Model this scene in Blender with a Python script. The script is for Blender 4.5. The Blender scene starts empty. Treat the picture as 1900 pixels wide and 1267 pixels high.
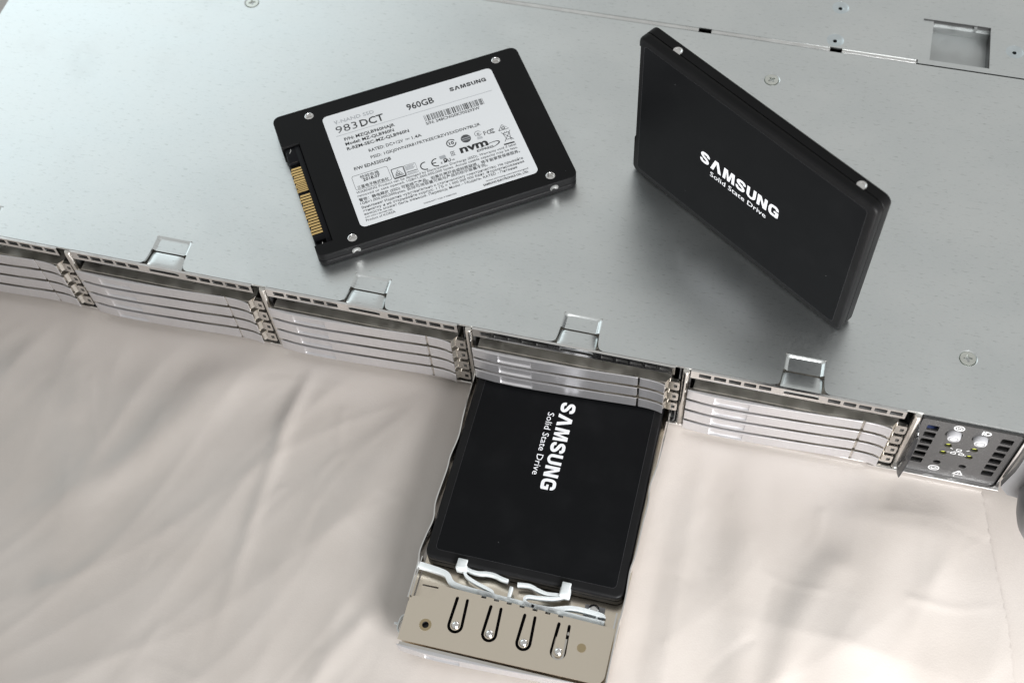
import bpy, bmesh, math, random
import numpy as np
from mathutils import Vector, Matrix
from mathutils.geometry import tessellate_polygon

# ------------------------------------------------------------------ basics
S = 0.001            # everything below is written in millimetres
ZG = 42.0            # lifts the scene so that the cloth lies near z = 0
scene = bpy.context.scene
COL = scene.collection
random.seed(7)


def W(x, y, z):
    return Vector((x * S, y * S, (z + ZG) * S))


# ------------------------------------------------------------------ camera
cam_data = bpy.data.cameras.new('camera')
cam = bpy.data.objects.new('camera', cam_data)
COL.objects.link(cam)
CR = ((0.968372, 0.244759, -0.048461), (0.186718, -0.839703, -0.509937), (-0.165505, 0.48476, -0.858846))
m = Matrix(((CR[0][0], -CR[1][0], -CR[2][0]), (CR[0][1], -CR[1][1], -CR[2][1]), (CR[0][2], -CR[1][2], -CR[2][2])))
cam.matrix_world = Matrix.Translation(W(246.362, -215.386, 376.387)) @ m.to_4x4()
cam_data.sensor_width = 36.0
cam_data.lens = 2334.24 / 1900 * 36.0
cam_data.clip_start = 0.02
cam_data.clip_end = 50.0
cam_data.dof.use_dof = True
cam_data.dof.focus_distance = 0.445
cam_data.dof.aperture_fstop = 13.0
scene.camera = cam

# ------------------------------------------------------------------ light
world = bpy.data.worlds.new('World')
scene.world = world
world.use_nodes = True
bg = world.node_tree.nodes['Background']
bg.inputs[0].default_value = (0.885, 0.89, 0.87, 1)
bg.inputs[1].default_value = 0.55


def area_light(name, loc, target, sx, sy, power, color):
    d = bpy.data.lights.new(name, 'AREA')
    d.shape = 'RECTANGLE'
    d.size, d.size_y = sx, sy
    d.energy = power
    d.color = color
    o = bpy.data.objects.new(name, d)
    COL.objects.link(o)
    o.location = loc
    o.rotation_euler = (Vector(target) - Vector(loc)).to_track_quat('-Z', 'Y').to_euler()
    return o


area_light('window_light_back', (-2.6, 2.25, 2.1), (0.0, 0.1, 0.0), 3.4, 2.2, 24.5, (0.81, 0.955, 1.0))
area_light('side_lamp', (0.45, -0.35, 0.14), (0.31, -0.02, 0.01), 0.22, 0.16, 4.5, (1.0, 1.0, 1.0))  # unseen lamp set close by to brighten the right-hand cloth and trays

scene.view_settings.view_transform = 'Standard'
scene.view_settings.look = 'None'
scene.view_settings.exposure = 0.0
scene.view_settings.gamma = 1.0
scene.view_settings.use_curve_mapping = False
scene.render.engine = 'CYCLES'
scene.cycles.use_denoising = True
scene.cycles.max_bounces = 10
scene.cycles.sample_clamp_indirect = 6.0
scene.cycles.filter_width = 1.4


# ------------------------------------------------------------------ materials
def new_mat(name, base, metallic=0.0, rough=0.5, **kw):
    mt = bpy.data.materials.new(name)
    mt.use_nodes = True
    b = mt.node_tree.nodes['Principled BSDF']
    b.inputs['Base Color'].default_value = (*base, 1)
    b.inputs['Metallic'].default_value = metallic
    b.inputs['Roughness'].default_value = rough
    for k, v in kw.items():
        b.inputs[k].default_value = v
    return mt


class NT:
    """short-hand for wiring nodes"""

    def __init__(self, mt):
        self.t = mt.node_tree
        self.n = self.t.nodes
        self.b = self.n['Principled BSDF']

    def node(self, kind, **props):
        nd = self.n.new(kind)
        for k, v in props.items():
            setattr(nd, k, v)
        return nd

    def link(self, a, b):
        self.t.links.new(a, b)

    def coords(self, scale, rot=(0, 0, 0)):
        tc = self.node('ShaderNodeTexCoord')
        mp = self.node('ShaderNodeMapping')
        mp.inputs['Scale'].default_value = scale
        mp.inputs['Rotation'].default_value = rot
        self.link(tc.outputs['Object'], mp.inputs['Vector'])
        return mp.outputs['Vector']

    def noise(self, vec, scale=1.0, detail=4.0, rough=0.55):
        nz = self.node('ShaderNodeTexNoise')
        nz.inputs['Scale'].default_value = scale
        nz.inputs['Detail'].default_value = detail
        nz.inputs['Roughness'].default_value = rough
        self.link(vec, nz.inputs['Vector'])
        return nz.outputs['Fac']

    def ramp(self, fac, lo, hi, a=0.0, b=1.0):
        r = self.node('ShaderNodeMapRange')
        r.interpolation_type = 'SMOOTHSTEP'
        r.inputs['From Min'].default_value = lo
        r.inputs['From Max'].default_value = hi
        r.inputs['To Min'].default_value = a
        r.inputs['To Max'].default_value = b
        self.link(fac, r.inputs['Value'])
        return r.outputs['Result']

    def math(self, op, a, b):
        nd = self.node('ShaderNodeMath', operation=op)
        for i, v in enumerate((a, b)):
            if isinstance(v, (int, float)):
                nd.inputs[i].default_value = v
            else:
                self.link(v, nd.inputs[i])
        return nd.outputs[0]

    def mix(self, fac, c1, c2):
        nd = self.node('ShaderNodeMix', data_type='RGBA')
        if isinstance(fac, (int, float)):
            nd.inputs['Factor'].default_value = fac
        else:
            self.link(fac, nd.inputs['Factor'])
        for i, c in (('A', c1), ('B', c2)):
            sock = [s for s in nd.inputs if s.name == i and s.type == 'RGBA'][0]
            if isinstance(c, tuple):
                sock.default_value = (*c, 1)
            else:
                self.link(c, sock)
        return [s for s in nd.outputs if s.type == 'RGBA'][0]

    def bump(self, height, strength, dist):
        bp = self.node('ShaderNodeBump')
        bp.inputs['Strength'].default_value = strength
        bp.inputs['Distance'].default_value = dist
        self.link(height, bp.inputs['Height'])
        self.link(bp.outputs['Normal'], self.b.inputs['Normal'])


def make_galvanised():
    mt = new_mat('galvanised_steel', (0.66, 0.69, 0.69), 1.0, 0.36)
    q = NT(mt)
    fleck = q.noise(q.coords((330, 1200, 1)), 1.0, 3.0, 0.6)
    cloud = q.noise(q.coords((26, 40, 1)), 1.0, 4.0, 0.55)
    fine = q.noise(q.coords((900, 5200, 1)), 1.0, 2.0, 0.5)
    f1 = q.ramp(fleck, 0.56, 0.78)
    col = q.mix(q.ramp(cloud, 0.3, 0.7), (0.76, 0.795, 0.80), (0.805, 0.832, 0.832))
    col = q.mix(q.math('MULTIPLY', f1, 0.75), col, (0.50, 0.525, 0.515))
    col = q.mix(q.math('MULTIPLY', q.ramp(fine, 0.35, 0.7), 0.35), col, (0.88, 0.90, 0.89))
    scr = q.noise(q.coords((9, 2600, 1), (0, 0, 0.06)), 1.0, 2.0, 0.5)
    col = q.mix(q.math('MULTIPLY', q.ramp(scr, 0.70, 0.78), 0.25), col, (0.92, 0.93, 0.93))
    smudge = q.noise(q.coords((38, 30, 1), (0, 0, 0.5)), 1.0, 5.0, 0.65)
    dust = q.node('ShaderNodeTexVoronoi')
    dust.inputs['Scale'].default_value = 75
    q.link(q.coords((1, 1, 1)), dust.inputs['Vector'])
    sp = q.node('ShaderNodeSeparateColor')
    q.link(dust.outputs['Color'], sp.inputs[0])
    dm = q.math('MULTIPLY', q.ramp(dust.outputs['Distance'], 0.018, 0.010), q.ramp(sp.outputs[0], 0.80, 0.82))
    col = q.mix(dm, col, (0.9, 0.9, 0.9))
    q.link(col, q.b.inputs['Base Color'])
    rg = q.math('ADD', q.math('ADD', q.ramp(cloud, 0.25, 0.75, 0.275, 0.325), q.ramp(fine, 0.3, 0.7, 0.0, 0.06)), q.ramp(smudge, 0.52, 0.72, 0.0, 0.05))
    q.link(rg, q.b.inputs['Roughness'])
    q.bump(q.math('ADD', q.math('MULTIPLY', fine, 0.6), fleck), 0.22, 0.00006)
    return mt


def make_nickel(name, base, rough, mottle=True):
    mt = new_mat(name, base, 1.0, rough)
    q = NT(mt)
    n1 = q.noise(q.coords((160, 160, 160)), 1.0, 3.0)
    n2 = q.noise(q.coords((2500, 900, 900)), 1.0, 2.0)
    q.link(q.math('ADD', q.ramp(n1, 0.3, 0.7, rough * (0.8 if mottle else 0.97), rough * (1.25 if mottle else 1.03)), q.ramp(n2, 0.55, 0.8, 0.0, 0.08 if mottle else 0.015)), q.b.inputs['Roughness'])
    if mottle:
        q.link(q.mix(q.ramp(n1, 0.35, 0.65), tuple(c * 0.94 for c in base), base), q.b.inputs['Base Color'])
    return mt


def make_silver_paint():
    mt = new_mat('silver_paint', (0.56, 0.56, 0.58), 0.88, 0.33)
    q = NT(mt)
    sp = q.noise(q.coords((6000, 6000, 6000)), 1.0, 1.0)
    q.link(q.mix(q.ramp(sp, 0.60, 0.72), (0.66, 0.65, 0.665), (0.90, 0.90, 0.92)), q.b.inputs['Base Color'])
    q.bump(sp, 0.25, 0.00003)
    return mt


def dust_mask(q, scale, radius, keep):
    v = q.node('ShaderNodeTexVoronoi')
    v.inputs['Scale'].default_value = scale
    q.link(q.coords((1, 1, 1)), v.inputs['Vector'])
    sp = q.node('ShaderNodeSeparateColor')
    q.link(v.outputs['Color'], sp.inputs[0])
    return q.math('MULTIPLY', q.ramp(v.outputs['Distance'], radius, radius * 0.55), q.ramp(sp.outputs[0], 1 - keep, 1 - keep + 0.01))


def make_black(name, base, rough, dust=True, grain=0.10, spec=0.08):
    mt = new_mat(name, base, 0.0, rough)
    q = NT(mt)
    g = q.noise(q.coords((2600, 2600, 2600)), 1.0, 2.0)
    sm = q.noise(q.coords((60, 60, 60)), 1.0, 4.0)
    q.link(q.ramp(sm, 0.3, 0.75, rough * 0.88, rough * 1.18), q.b.inputs['Roughness'])
    if dust:
        d1 = dust_mask(q, 110, 0.022, 0.30)
        d2 = dust_mask(q, 300, 0.040, 0.08)
        dm = q.math('MINIMUM', q.math('ADD', d1, d2), 1.0)
        haze = q.math('MULTIPLY', q.ramp(sm, 0.45, 0.8), 0.003)
        tot = q.math('ADD', q.math('MULTIPLY', dm, 0.38), haze)
        q.link(q.mix(tot, base, (0.75, 0.77, 0.8)), q.b.inputs['Base Color'])
    q.b.inputs['Specular IOR Level'].default_value = spec
    q.bump(g, grain, 0.00003)
    return mt


def make_cloth():
    mt = new_mat('sheet_cloth', (0.60, 0.575, 0.548), 0.0, 0.36)
    mt.node_tree.nodes['Principled BSDF'].inputs['Sheen Weight'].default_value = 0.25
    mt.node_tree.nodes['Principled BSDF'].inputs['Specular IOR Level'].default_value = 1.0
    q = NT(mt)
    a = q.noise(q.coords((18, 18, 18)), 1.0, 4.0)
    weave = q.noise(q.coords((1500, 1500, 400)), 1.0, 3.0, 0.6)
    pil = q.noise(q.coords((420, 420, 100)), 1.0, 3.0)
    spots = dust_mask(q, 26, 0.030, 0.35)
    col = q.mix(q.ramp(a, 0.3, 0.7), (0.452, 0.408, 0.374), (0.492, 0.450, 0.418))
    col = q.mix(q.math('MULTIPLY', spots, 0.4), col, (0.45, 0.41, 0.38))
    q.link(col, q.b.inputs['Base Color'])
    q.bump(q.math('ADD', q.math('MULTIPLY', weave, 0.8), q.math('MULTIPLY', pil, 0.5)), 0.3, 0.00016)
    return mt


def make_panel():
    mt = new_mat('textured_dark_grey', (0.085, 0.083, 0.083), 0.0, 0.42)
    q = NT(mt)
    g = q.noise(q.coords((2300, 2300, 2300)), 1.0, 2.0)
    q.link(q.mix(q.ramp(g, 0.62, 0.74), (0.034, 0.033, 0.033), (0.17, 0.17, 0.17)), q.b.inputs['Base Color'])
    q.bump(g, 0.8, 0.00015)
    return mt


M = {}
M['galv'] = make_galvanised()
M['galv_soft'] = make_nickel('pressed_galvanised_steel', (0.77, 0.79, 0.78), 0.27)
M['nickel_rough'] = make_nickel('satin_nickel', (0.80, 0.765, 0.71), 0.34)
M['rivet_zinc'] = make_nickel('blue_zinc', (0.76, 0.83, 0.86), 0.36)
M['galv_shaded'] = make_nickel('shaded_galvanised_steel', (0.58, 0.60, 0.60), 0.42)  # galvanised steel darkened as shade for the latch pan and cross recesses
M['flange'] = make_nickel('lit_flange_steel', (0.86, 0.86, 0.85), 0.33)  # galvanised steel lightened to give the seam fold its highlight
M['nickel'] = make_nickel('nickel_steel', (0.78, 0.75, 0.71), 0.20)
M['nickel_flat'] = make_nickel('nickel_sheet', (0.87, 0.78, 0.655), 0.22, False)
M['chrome'] = make_nickel('polished_steel', (0.86, 0.85, 0.84), 0.15)
M['zinc'] = make_nickel('zinc_screw', (0.80, 0.82, 0.77), 0.33)
M['silver'] = make_silver_paint()
M['dark_shade_steel'] = new_mat('dark_shade_steel', (0.10, 0.10, 0.10), 0.8, 0.45)  # dark inner steel, also painted shade on the latch walls
M['black_case'] = make_black('black_case_coating', (0.0075, 0.0075, 0.008), 0.43, True, 0.12, 0.13)
M['black_film'] = make_black('black_logo_film', (0.0048, 0.0051, 0.0058), 0.40, True, 0.05, 0.08)
M['black_plastic'] = make_black('black_connector_plastic', (0.010, 0.010, 0.012), 0.38, False)
M['seam_black'] = new_mat('seam_black', (0.004, 0.004, 0.004), 0.0, 0.6)
M['gold'] = new_mat('gold_contact', (0.83, 0.58, 0.25), 1.0, 0.24)
M['label'] = new_mat('label_paper', (0.91, 0.93, 0.96), 0.0, 0.42)
M['ink'] = new_mat('black_ink', (0.018, 0.018, 0.020), 0.0, 0.5)
M['ink_grey'] = new_mat('grey_ink', (0.085, 0.088, 0.095), 0.0, 0.5)
M['ink_pale'] = new_mat('pale_grey_ink', (0.46, 0.48, 0.51), 0.0, 0.5)
M['white_print'] = new_mat('white_print', (0.74, 0.75, 0.78), 0.0, 0.5)
M['symbol_print'] = new_mat('panel_print', (0.50, 0.50, 0.50), 0.0, 0.5)
M['groove_ring'] = new_mat('dark_groove_ring', (0.16, 0.16, 0.165), 0.0, 0.5)  # dark tone that adds contrast to the button's groove
M['film_edge'] = new_mat('pale_film_edge', (0.055, 0.055, 0.06), 0.0, 0.4)  # thin line paler than the film, around its border
M['grey_print'] = new_mat('grey_print', (0.42, 0.43, 0.45), 0.0, 0.5)
M['nylon'] = new_mat('white_nylon', (0.60, 0.635, 0.645), 0.0, 0.33)
_b = M['nylon'].node_tree.nodes['Principled BSDF']
_b.inputs['Subsurface Weight'].default_value = 0.5
_b.inputs['Subsurface Radius'].default_value = (1.0, 1.0, 1.0)
_b.inputs['Subsurface Scale'].default_value = 0.002
M['cloth'] = make_cloth()
M['under_sheet'] = new_mat('under_sheet', (0.72, 0.70, 0.68), 0.0, 0.7)
M['panel'] = make_panel()
M['ear'] = new_mat('ear_grey_plastic', (0.20, 0.20, 0.205), 0.0, 0.42)
M['white_plastic'] = new_mat('white_plastic', (0.36, 0.36, 0.375), 0.0, 0.35)
M['led'] = new_mat('led_lens', (0.36, 0.38, 0.06), 0.0, 0.25)
M['blue'] = new_mat('blue_plastic', (0.008, 0.015, 0.05), 0.0, 0.4)
M['smoke'] = new_mat('smoked_film', (0.07, 0.075, 0.085), 0.0, 0.12, **{'Transmission Weight': 0.8})
M['brass'] = new_mat('dull_brass', (0.46, 0.37, 0.23), 1.0, 0.42)


# ------------------------------------------------------------------ mesh kit
def rrect(x0, x1, y0, y1, r, n=4):
    pts = []
    for cx, cy, a0 in ((x1 - r, y1 - r, 0), (x0 + r, y1 - r, 90), (x0 + r, y0 + r, 180), (x1 - r, y0 + r, 270)):
        for k in range(n + 1):
            a = math.radians(a0 + 90 * k / n)
            pts.append((cx + r * math.cos(a), cy + r * math.sin(a)))
    return pts


def circle(cx, cy, r, n=16, a0=0.0):
    return [(cx + r * math.cos(a0 + 2 * math.pi * k / n), cy + r * math.sin(a0 + 2 * math.pi * k / n)) for k in range(n)]


def area2(p):
    return sum(p[i - 1][0] * p[i][1] - p[i][0] * p[i - 1][1] for i in range(len(p)))


def offset_poly(p, d):
    """move every edge of a counter-clockwise outline inwards by d"""
    n = len(p)
    out = []
    for i in range(n):
        a, b, c = p[i - 1], p[i], p[(i + 1) % n]
        e1 = (b[0] - a[0], b[1] - a[1])
        e2 = (c[0] - b[0], c[1] - b[1])
        l1 = math.hypot(*e1) or 1e-9
        l2 = math.hypot(*e2) or 1e-9
        n1 = (-e1[1] / l1, e1[0] / l1)
        n2 = (-e2[1] / l2, e2[0] / l2)
        k = 1 + n1[0] * n2[0] + n1[1] * n2[1]
        k = max(k, 0.3)
        out.append((b[0] + d * (n1[0] + n2[0]) / k, b[1] + d * (n1[1] + n2[1]) / k))
    return out


def smooth_path(pts, n=6):
    """Catmull-Rom through the points"""
    P = [pts[0]] + list(pts) + [pts[-1]]
    out = []
    for i in range(1, len(P) - 2):
        p0, p1, p2, p3 = (np.array(P[j], float) for j in (i - 1, i, i + 1, i + 2))
        for k in range(n):
            t = k / n
            out.append(tuple(0.5 * (2 * p1 + (p2 - p0) * t + (2 * p0 - 5 * p1 + 4 * p2 - p3) * t * t + (3 * p1 - p0 - 3 * p2 + p3) * t ** 3)))
    out.append(tuple(float(v) for v in pts[-1]))
    return out


def ribbon(path, w):
    """outline of a stroke of width w (number or list) along a 2-D path"""
    n = len(path)
    L, R = [], []
    for i in range(n):
        a = path[max(i - 1, 0)]
        c = path[min(i + 1, n - 1)]
        dx, dy = c[0] - a[0], c[1] - a[1]
        l = math.hypot(dx, dy) or 1e-9
        ww = (w[i] if isinstance(w, (list, tuple)) else w) / 2
        nx, ny = -dy / l * ww, dx / l * ww
        L.append((path[i][0] + nx, path[i][1] + ny))
        R.append((path[i][0] - nx, path[i][1] - ny))
    return L, R


PL = {'xy': lambda a, b, c: (a, b, c), 'xz': lambda a, b, c: (a, c, b), 'yz': lambda a, b, c: (c, a, b)}


class MB:
    def __init__(self):
        self.v = []
        self.f = []

    def add(self, verts, faces):
        k = len(self.v)
        self.v.extend(tuple(float(c) for c in v) for v in verts)
        self.f.extend(tuple(i + k for i in f) for f in faces)
        return self

    def box(self, x0, x1, y0, y1, z0, z1):
        vs = [(x, y, z) for z in (z0, z1) for y in (y0, y1) for x in (x0, x1)]
        return self.add(vs, [(0, 2, 3, 1), (4, 5, 7, 6), (0, 1, 5, 4), (2, 6, 7, 3), (0, 4, 6, 2), (1, 3, 7, 5)])

    def rbox(self, x0, x1, y0, y1, z0, z1, r=0.3, seg=2):
        bm = bmesh.new()
        bmesh.ops.create_cube(bm, size=1)
        for v in bm.verts:
            v.co = ((x0 + x1) / 2 + v.co.x * (x1 - x0), (y0 + y1) / 2 + v.co.y * (y1 - y0), (z0 + z1) / 2 + v.co.z * (z1 - z0))
        bmesh.ops.bevel(bm, geom=bm.edges[:], offset=r, segments=seg, affect='EDGES', profile=0.5)
        bm.verts.index_update()
        self.add([v.co[:] for v in bm.verts], [tuple(v.index for v in f.verts) for f in bm.faces])
        bm.free()
        return self

    def prism(self, outer, a, b, plane='xy', holes=()):
        loops = [list(outer)] + [list(h) for h in holes]
        flat = [p for l in loops for p in l]
        tris = tessellate_polygon([[Vector((p[0], p[1], 0)) for p in l] for l in loops])
        g = PL[plane]
        n = len(flat)
        vs = [g(p[0], p[1], a) for p in flat] + [g(p[0], p[1], b) for p in flat]
        fs = [tuple(t) for t in tris] + [tuple(i + n for i in t) for t in tris]
        k = 0
        for l in loops:
            c = len(l)
            for i in range(c):
                j = (i + 1) % c
                fs.append((k + i, k + j, k + j + n, k + i + n))
            k += c
        return self.add(vs, fs)

    def sheet(self, outer, h, plane='xy', holes=()):
        loops = [list(outer)] + [list(q) for q in holes]
        flat = [p for l in loops for p in l]
        tris = tessellate_polygon([[Vector((p[0], p[1], 0)) for p in l] for l in loops])
        g = PL[plane]
        return self.add([g(p[0], p[1], h) for p in flat], [tuple(t) for t in tris])

    def loft(self, rings, cap0=True, cap1=True, closed=True):
        n = len(rings[0])
        vs = [p for r in rings for p in r]
        fs = []
        for k in range(len(rings) - 1):
            for i in range(n if closed else n - 1):
                j = (i + 1) % n
                fs.append((k * n + i, k * n + j, (k + 1) * n + j, (k + 1) * n + i))
        if cap0:
            fs.append(tuple(range(n - 1, -1, -1)))
        if cap1:
            fs.append(tuple(range((len(rings) - 1) * n, len(rings) * n)))
        return self.add(vs, fs)

    def lathe(self, prof, c, axis='z', n=20, cap=True):
        rings = []
        for r, h in prof:
            ring = []
            for k in range(n):
                a = 2 * math.pi * k / n
                p, q = r * math.cos(a), r * math.sin(a)
                ring.append({'z': (c[0] + p, c[1] + q, c[2] + h), 'y': (c[0] + p, c[1] + h, c[2] + q), 'x': (c[0] + h, c[1] + p, c[2] + q)}[axis])
            rings.append(ring)
        return self.loft(rings, cap, cap)

    def ribbon(self, path, w, a, b, plane='xy'):
        L, R = ribbon(path, w)
        return self.prism(L + R[::-1], a, b, plane)

    def ribbon_flat(self, path, w, h, plane='xy'):
        L, R = ribbon(path, w)
        n = len(L)
        g = PL[plane]
        return self.add([g(*p, h) for p in L] + [g(*p, h) for p in R], [(i, i + 1, n + i + 1, n + i) for i in range(n - 1)])

    def tube(self, path, r, n=10):
        rings = []
        path = [Vector(p) for p in path]
        up = Vector((0.13, 0.27, 0.95))
        for i, p in enumerate(path):
            d = (path[min(i + 1, len(path) - 1)] - path[max(i - 1, 0)]).normalized()
            s = d.cross(up).normalized()
            t = s.cross(d)
            rr = r[i] if isinstance(r, (list, tuple)) else r
            rings.append([tuple(p + s * rr * math.cos(2 * math.pi * k / n) + t * rr * math.sin(2 * math.pi * k / n)) for k in range(n)])
        return self.loft(rings)

    def mesh(self, name, angle=32, recalc=True):
        me = bpy.data.meshes.new(name)
        me.from_pydata([(x * S, y * S, z * S) for x, y, z in self.v], [], self.f)
        if recalc:
            bm = bmesh.new()
            bm.from_mesh(me)
            for v in bm.verts:
                v.co *= 1000
            bmesh.ops.recalc_face_normals(bm, faces=bm.faces[:])
            for v in bm.verts:
                v.co *= 0.001
            bm.to_mesh(me)
            bm.free()
        me.polygons.foreach_set('use_smooth', [True] * len(me.polygons))
        me.set_sharp_from_angle(angle=math.radians(angle))
        me.update()
        return me

    def build(self, name, mat, parent=None, loc=None, angle=32, recalc=True):
        me = self.mesh(name, angle, recalc)
        me.materials.append(M[mat])
        o = bpy.data.objects.new(name, me)
        COL.objects.link(o)
        if parent:
            o.parent = parent
        if loc is not None:
            o.location = loc
        return o

    def shift(self, d):
        self.v = [(x + d[0], y + d[1], z + d[2]) for x, y, z in self.v]
        return self

    def flip_x(self):
        self.v = [(-x, y, z) for x, y, z in self.v]
        return self


def empty(name, loc, label=None, category=None, group=None):
    o = bpy.data.objects.new(name, None)
    COL.objects.link(o)
    o.location = loc
    o.empty_display_size = 0.01
    tag(o, label, category, group)
    return o


def tag(o, label=None, category=None, group=None, kind=None):
    for k, v in (('label', label), ('category', category), ('group', group), ('kind', kind)):
        if v:
            o[k] = v
    return o


def copy_tree(o, parent=None):
    c = o.copy()
    COL.objects.link(c)
    c.parent = parent
    for ch in [x for x in bpy.data.objects if x.parent == o]:
        copy_tree(ch, c)
    return c


# lettering ---------------------------------------------------------------
_txt = {}


def glyphs(body, bold=0.0):
    key = (body, bold)
    if key not in _txt:
        cu = bpy.data.curves.new('lettering_curve', 'FONT')
        cu.body = body
        cu.size = 1.0
        cu.resolution_u = 2
        cu.offset = bold
        cu.fill_mode = 'FRONT'
        ob = bpy.data.objects.new('lettering_curve', cu)
        COL.objects.link(ob)
        dg = bpy.context.evaluated_depsgraph_get()
        me = bpy.data.meshes.new_from_object(ob.evaluated_get(dg), depsgraph=dg)
        v = np.array([p.co[:2] for p in me.vertices], float)
        f = [tuple(p.vertices) for p in me.polygons]
        bpy.data.meshes.remove(me)
        bpy.data.objects.remove(ob)
        bpy.data.curves.remove(cu)
        _txt[key] = (v, f)
    return _txt[key]


def put_text(mb, body, u0, v0, width, cap, h, bold=0.0, plane='xy', mirror=False, fn=None):
    """lettering with its baseline at (u0, v0), fitted to a width, cap height given"""
    v, f = glyphs(body, bold)
    if not len(v):
        return
    x0, x1 = v[:, 0].min(), v[:, 0].max()
    sx = width / (x1 - x0)
    sy = cap / 0.69
    g = fn or PL[plane]
    mb.add([g(u0 + (p[0] - x0) * sx, v0 + p[1] * sy, h) for p in v], f)


def _ell(cx, cy, rx, ry, a0, a1, n=8):
    return [(cx + rx * math.cos(math.radians(a0 + (a1 - a0) * k / n)), cy + ry * math.sin(math.radians(a0 + (a1 - a0) * k / n))) for k in range(n + 1)]


_S = smooth_path([(.70, .66), (.68, .80), (.56, .885), (.40, .895), (.23, .87), (.135, .76), (.18, .63), (.36, .535), (.54, .44), (.665, .29), (.60, .15), (.41, .105), (.22, .125), (.115, .22), (.105, .35)], 4)
_G = smooth_path([(.73, .66), (.71, .79), (.59, .885), (.44, .895), (.24, .86), (.135, .68), (.135, .32), (.24, .14), (.44, .105), (.60, .12)], 4)


def wordmark(mb, u0, v0, width, cap, h, fn):
    """the seven heavy capitals, A without its bar"""
    letters = [('S', .80), ('A', .98), ('M', 1.04), ('S', .80), ('U', .80), ('N', .84), ('G', .87)]
    gap = .135
    tot = sum(w for _, w in letters) + gap * 6
    sx = width / tot
    x = 0.0

    def P(p, dh=0.0):
        return fn(u0 + (x + p[0]) * sx, v0 + p[1] * cap, h + dh)

    def poly(pts, dh=0.0):
        t = tessellate_polygon([[Vector((a, b, 0)) for a, b in pts]])
        mb.add([P(p, dh) for p in pts], [tuple(q) for q in t])

    def strip(path, w):
        L, R = ribbon(path, w)
        n = len(L)
        mb.add([P(p) for p in L] + [P(p) for p in R], [(i, i + 1, n + i + 1, n + i) for i in range(n - 1)])

    for ch, w in letters:
        if ch == 'S':
            strip(_S, .23)
        elif ch == 'A':
            poly([(0, 0), (.33, 1), (.65, 1), (.98, 0), (.70, 0), (.49, .72), (.28, 0)])
        elif ch == 'M':
            poly([(0, 0), (.05, 1), (.37, 1), (.52, .36), (.67, 1), (.99, 1), (1.04, 0), (.80, 0), (.77, .70), (.62, 0), (.42, 0), (.27, .70), (.24, 0)])
        elif ch == 'U':
            poly([(0, 1)] + _ell(.4, .32, .4, .33, 180, 360) + [(.80, 1), (.56, 1)] + _ell(.4, .30, .16, .12, 360, 180) + [(.24, 1)])
        elif ch == 'N':
            poly([(0, 0), (0, 1), (.29, 1), (.60, .36), (.60, 1), (.84, 1), (.84, 0), (.55, 0), (.24, .64), (.24, 0)])
        elif ch == 'G':
            strip(_G, .23)
            poly([(.46, .37), (.46, .54), (.86, .54), (.86, .06), (.70, -.005), (.56, .0), (.52, .2), (.62, .22), (.62, .37)], 0.004)
        x += w + gap


# ------------------------------------------------------------------ cloth
RIDGES = [  # points, width, height (mm)
    ([(74, 20), (68, 1), (58, -22), (46, -47), (31, -71), (10, -92)], (15, 5.0), (3.8, 0.7)),
    ([(97, 20), (95, 0), (91, -32), (92, -43), (92, -70), (95, -126)], (3.2, 2.6), (1.8, 0.45)),
    ([(146, 0), (142, -11), (133, -36), (125, -58), (118, -80)], (9, 9), (2.2, 0.4)),
    ([(320, 10), (315, -6), (313, -18), (309, -42), (306, -70), (304, -110)], (17, 17), (1.0, 5.2)),
    ([(312, 10), (306, -6), (303, -18), (300, -42), (297, -70), (295, -110)], (40, 40), (1.2, 3.6)),  # broad swell added so the cloth beside it turns away from the lamp
    ([(296, -44), (288, -61), (283, -85), (280, -110)], (6, 5), (1.2, 1.4)),
    ([(262, -10), (264, -40), (270, -80), (272, -120)], (9, 6), (1.4, 1.5)),
    ([(247, -4), (245, -24), (242, -62), (241, -85)], (7, 7), (1.2, 0.6)),
    ([(30, -112), (58, -127), (78, -140)], (5, 5), (0.9, 1.0)),
    ([(151, -87), (139, -106), (130, -128)], (3, 4), (0.5, 0.9)),
    ([(-8, -5), (-2, -19), (7, -36), (10, -50)], (6, 6), (1.0, 0.4)),
    ([(-20, -40), (6, -46), (24, -74), (30, -100)], (10, 9), (1.0, 0.5)),
    ([(330, -16), (331, -50), (335, -90)], (7, 7), (1.2, 1.0)),
]
_rc = random.Random(12)
for _k in range(46):                       # fine creases
    _x, _y = _rc.uniform(-30, 345), _rc.uniform(-140, -8)
    _a = math.radians(_rc.choice((-112, -100, -80, -60, 10, 160)) + _rc.uniform(-16, 16))
    _l = _rc.uniform(14, 46)
    _b = _rc.uniform(-0.25, 0.25)
    RIDGES.append(([(_x, _y), (_x + _l * .5 * math.cos(_a + _b), _y + _l * .5 * math.sin(_a + _b)), (_x + _l * math.cos(_a), _y + _l * math.sin(_a))],
                   (_rc.uniform(1.0, 1.8),) * 2, (_rc.uniform(0.12, 0.3) * _rc.choice((-1, 1, 1)), 0.05)))
_seg = []
for pts, ws, hs in RIDGES:
    p = np.array(smooth_path(pts, 6))
    _seg.append((p, ws, hs))
rng = np.random.default_rng(3)
_waves = [(rng.uniform(-1, 1, 2) * f, rng.uniform(0, 6.28), a) for f, a in ((.03, .5), (.045, .45), (.06, .35), (.09, .22), (.11, .2), (.16, .12), (.22, .08), (.3, .05))]


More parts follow.
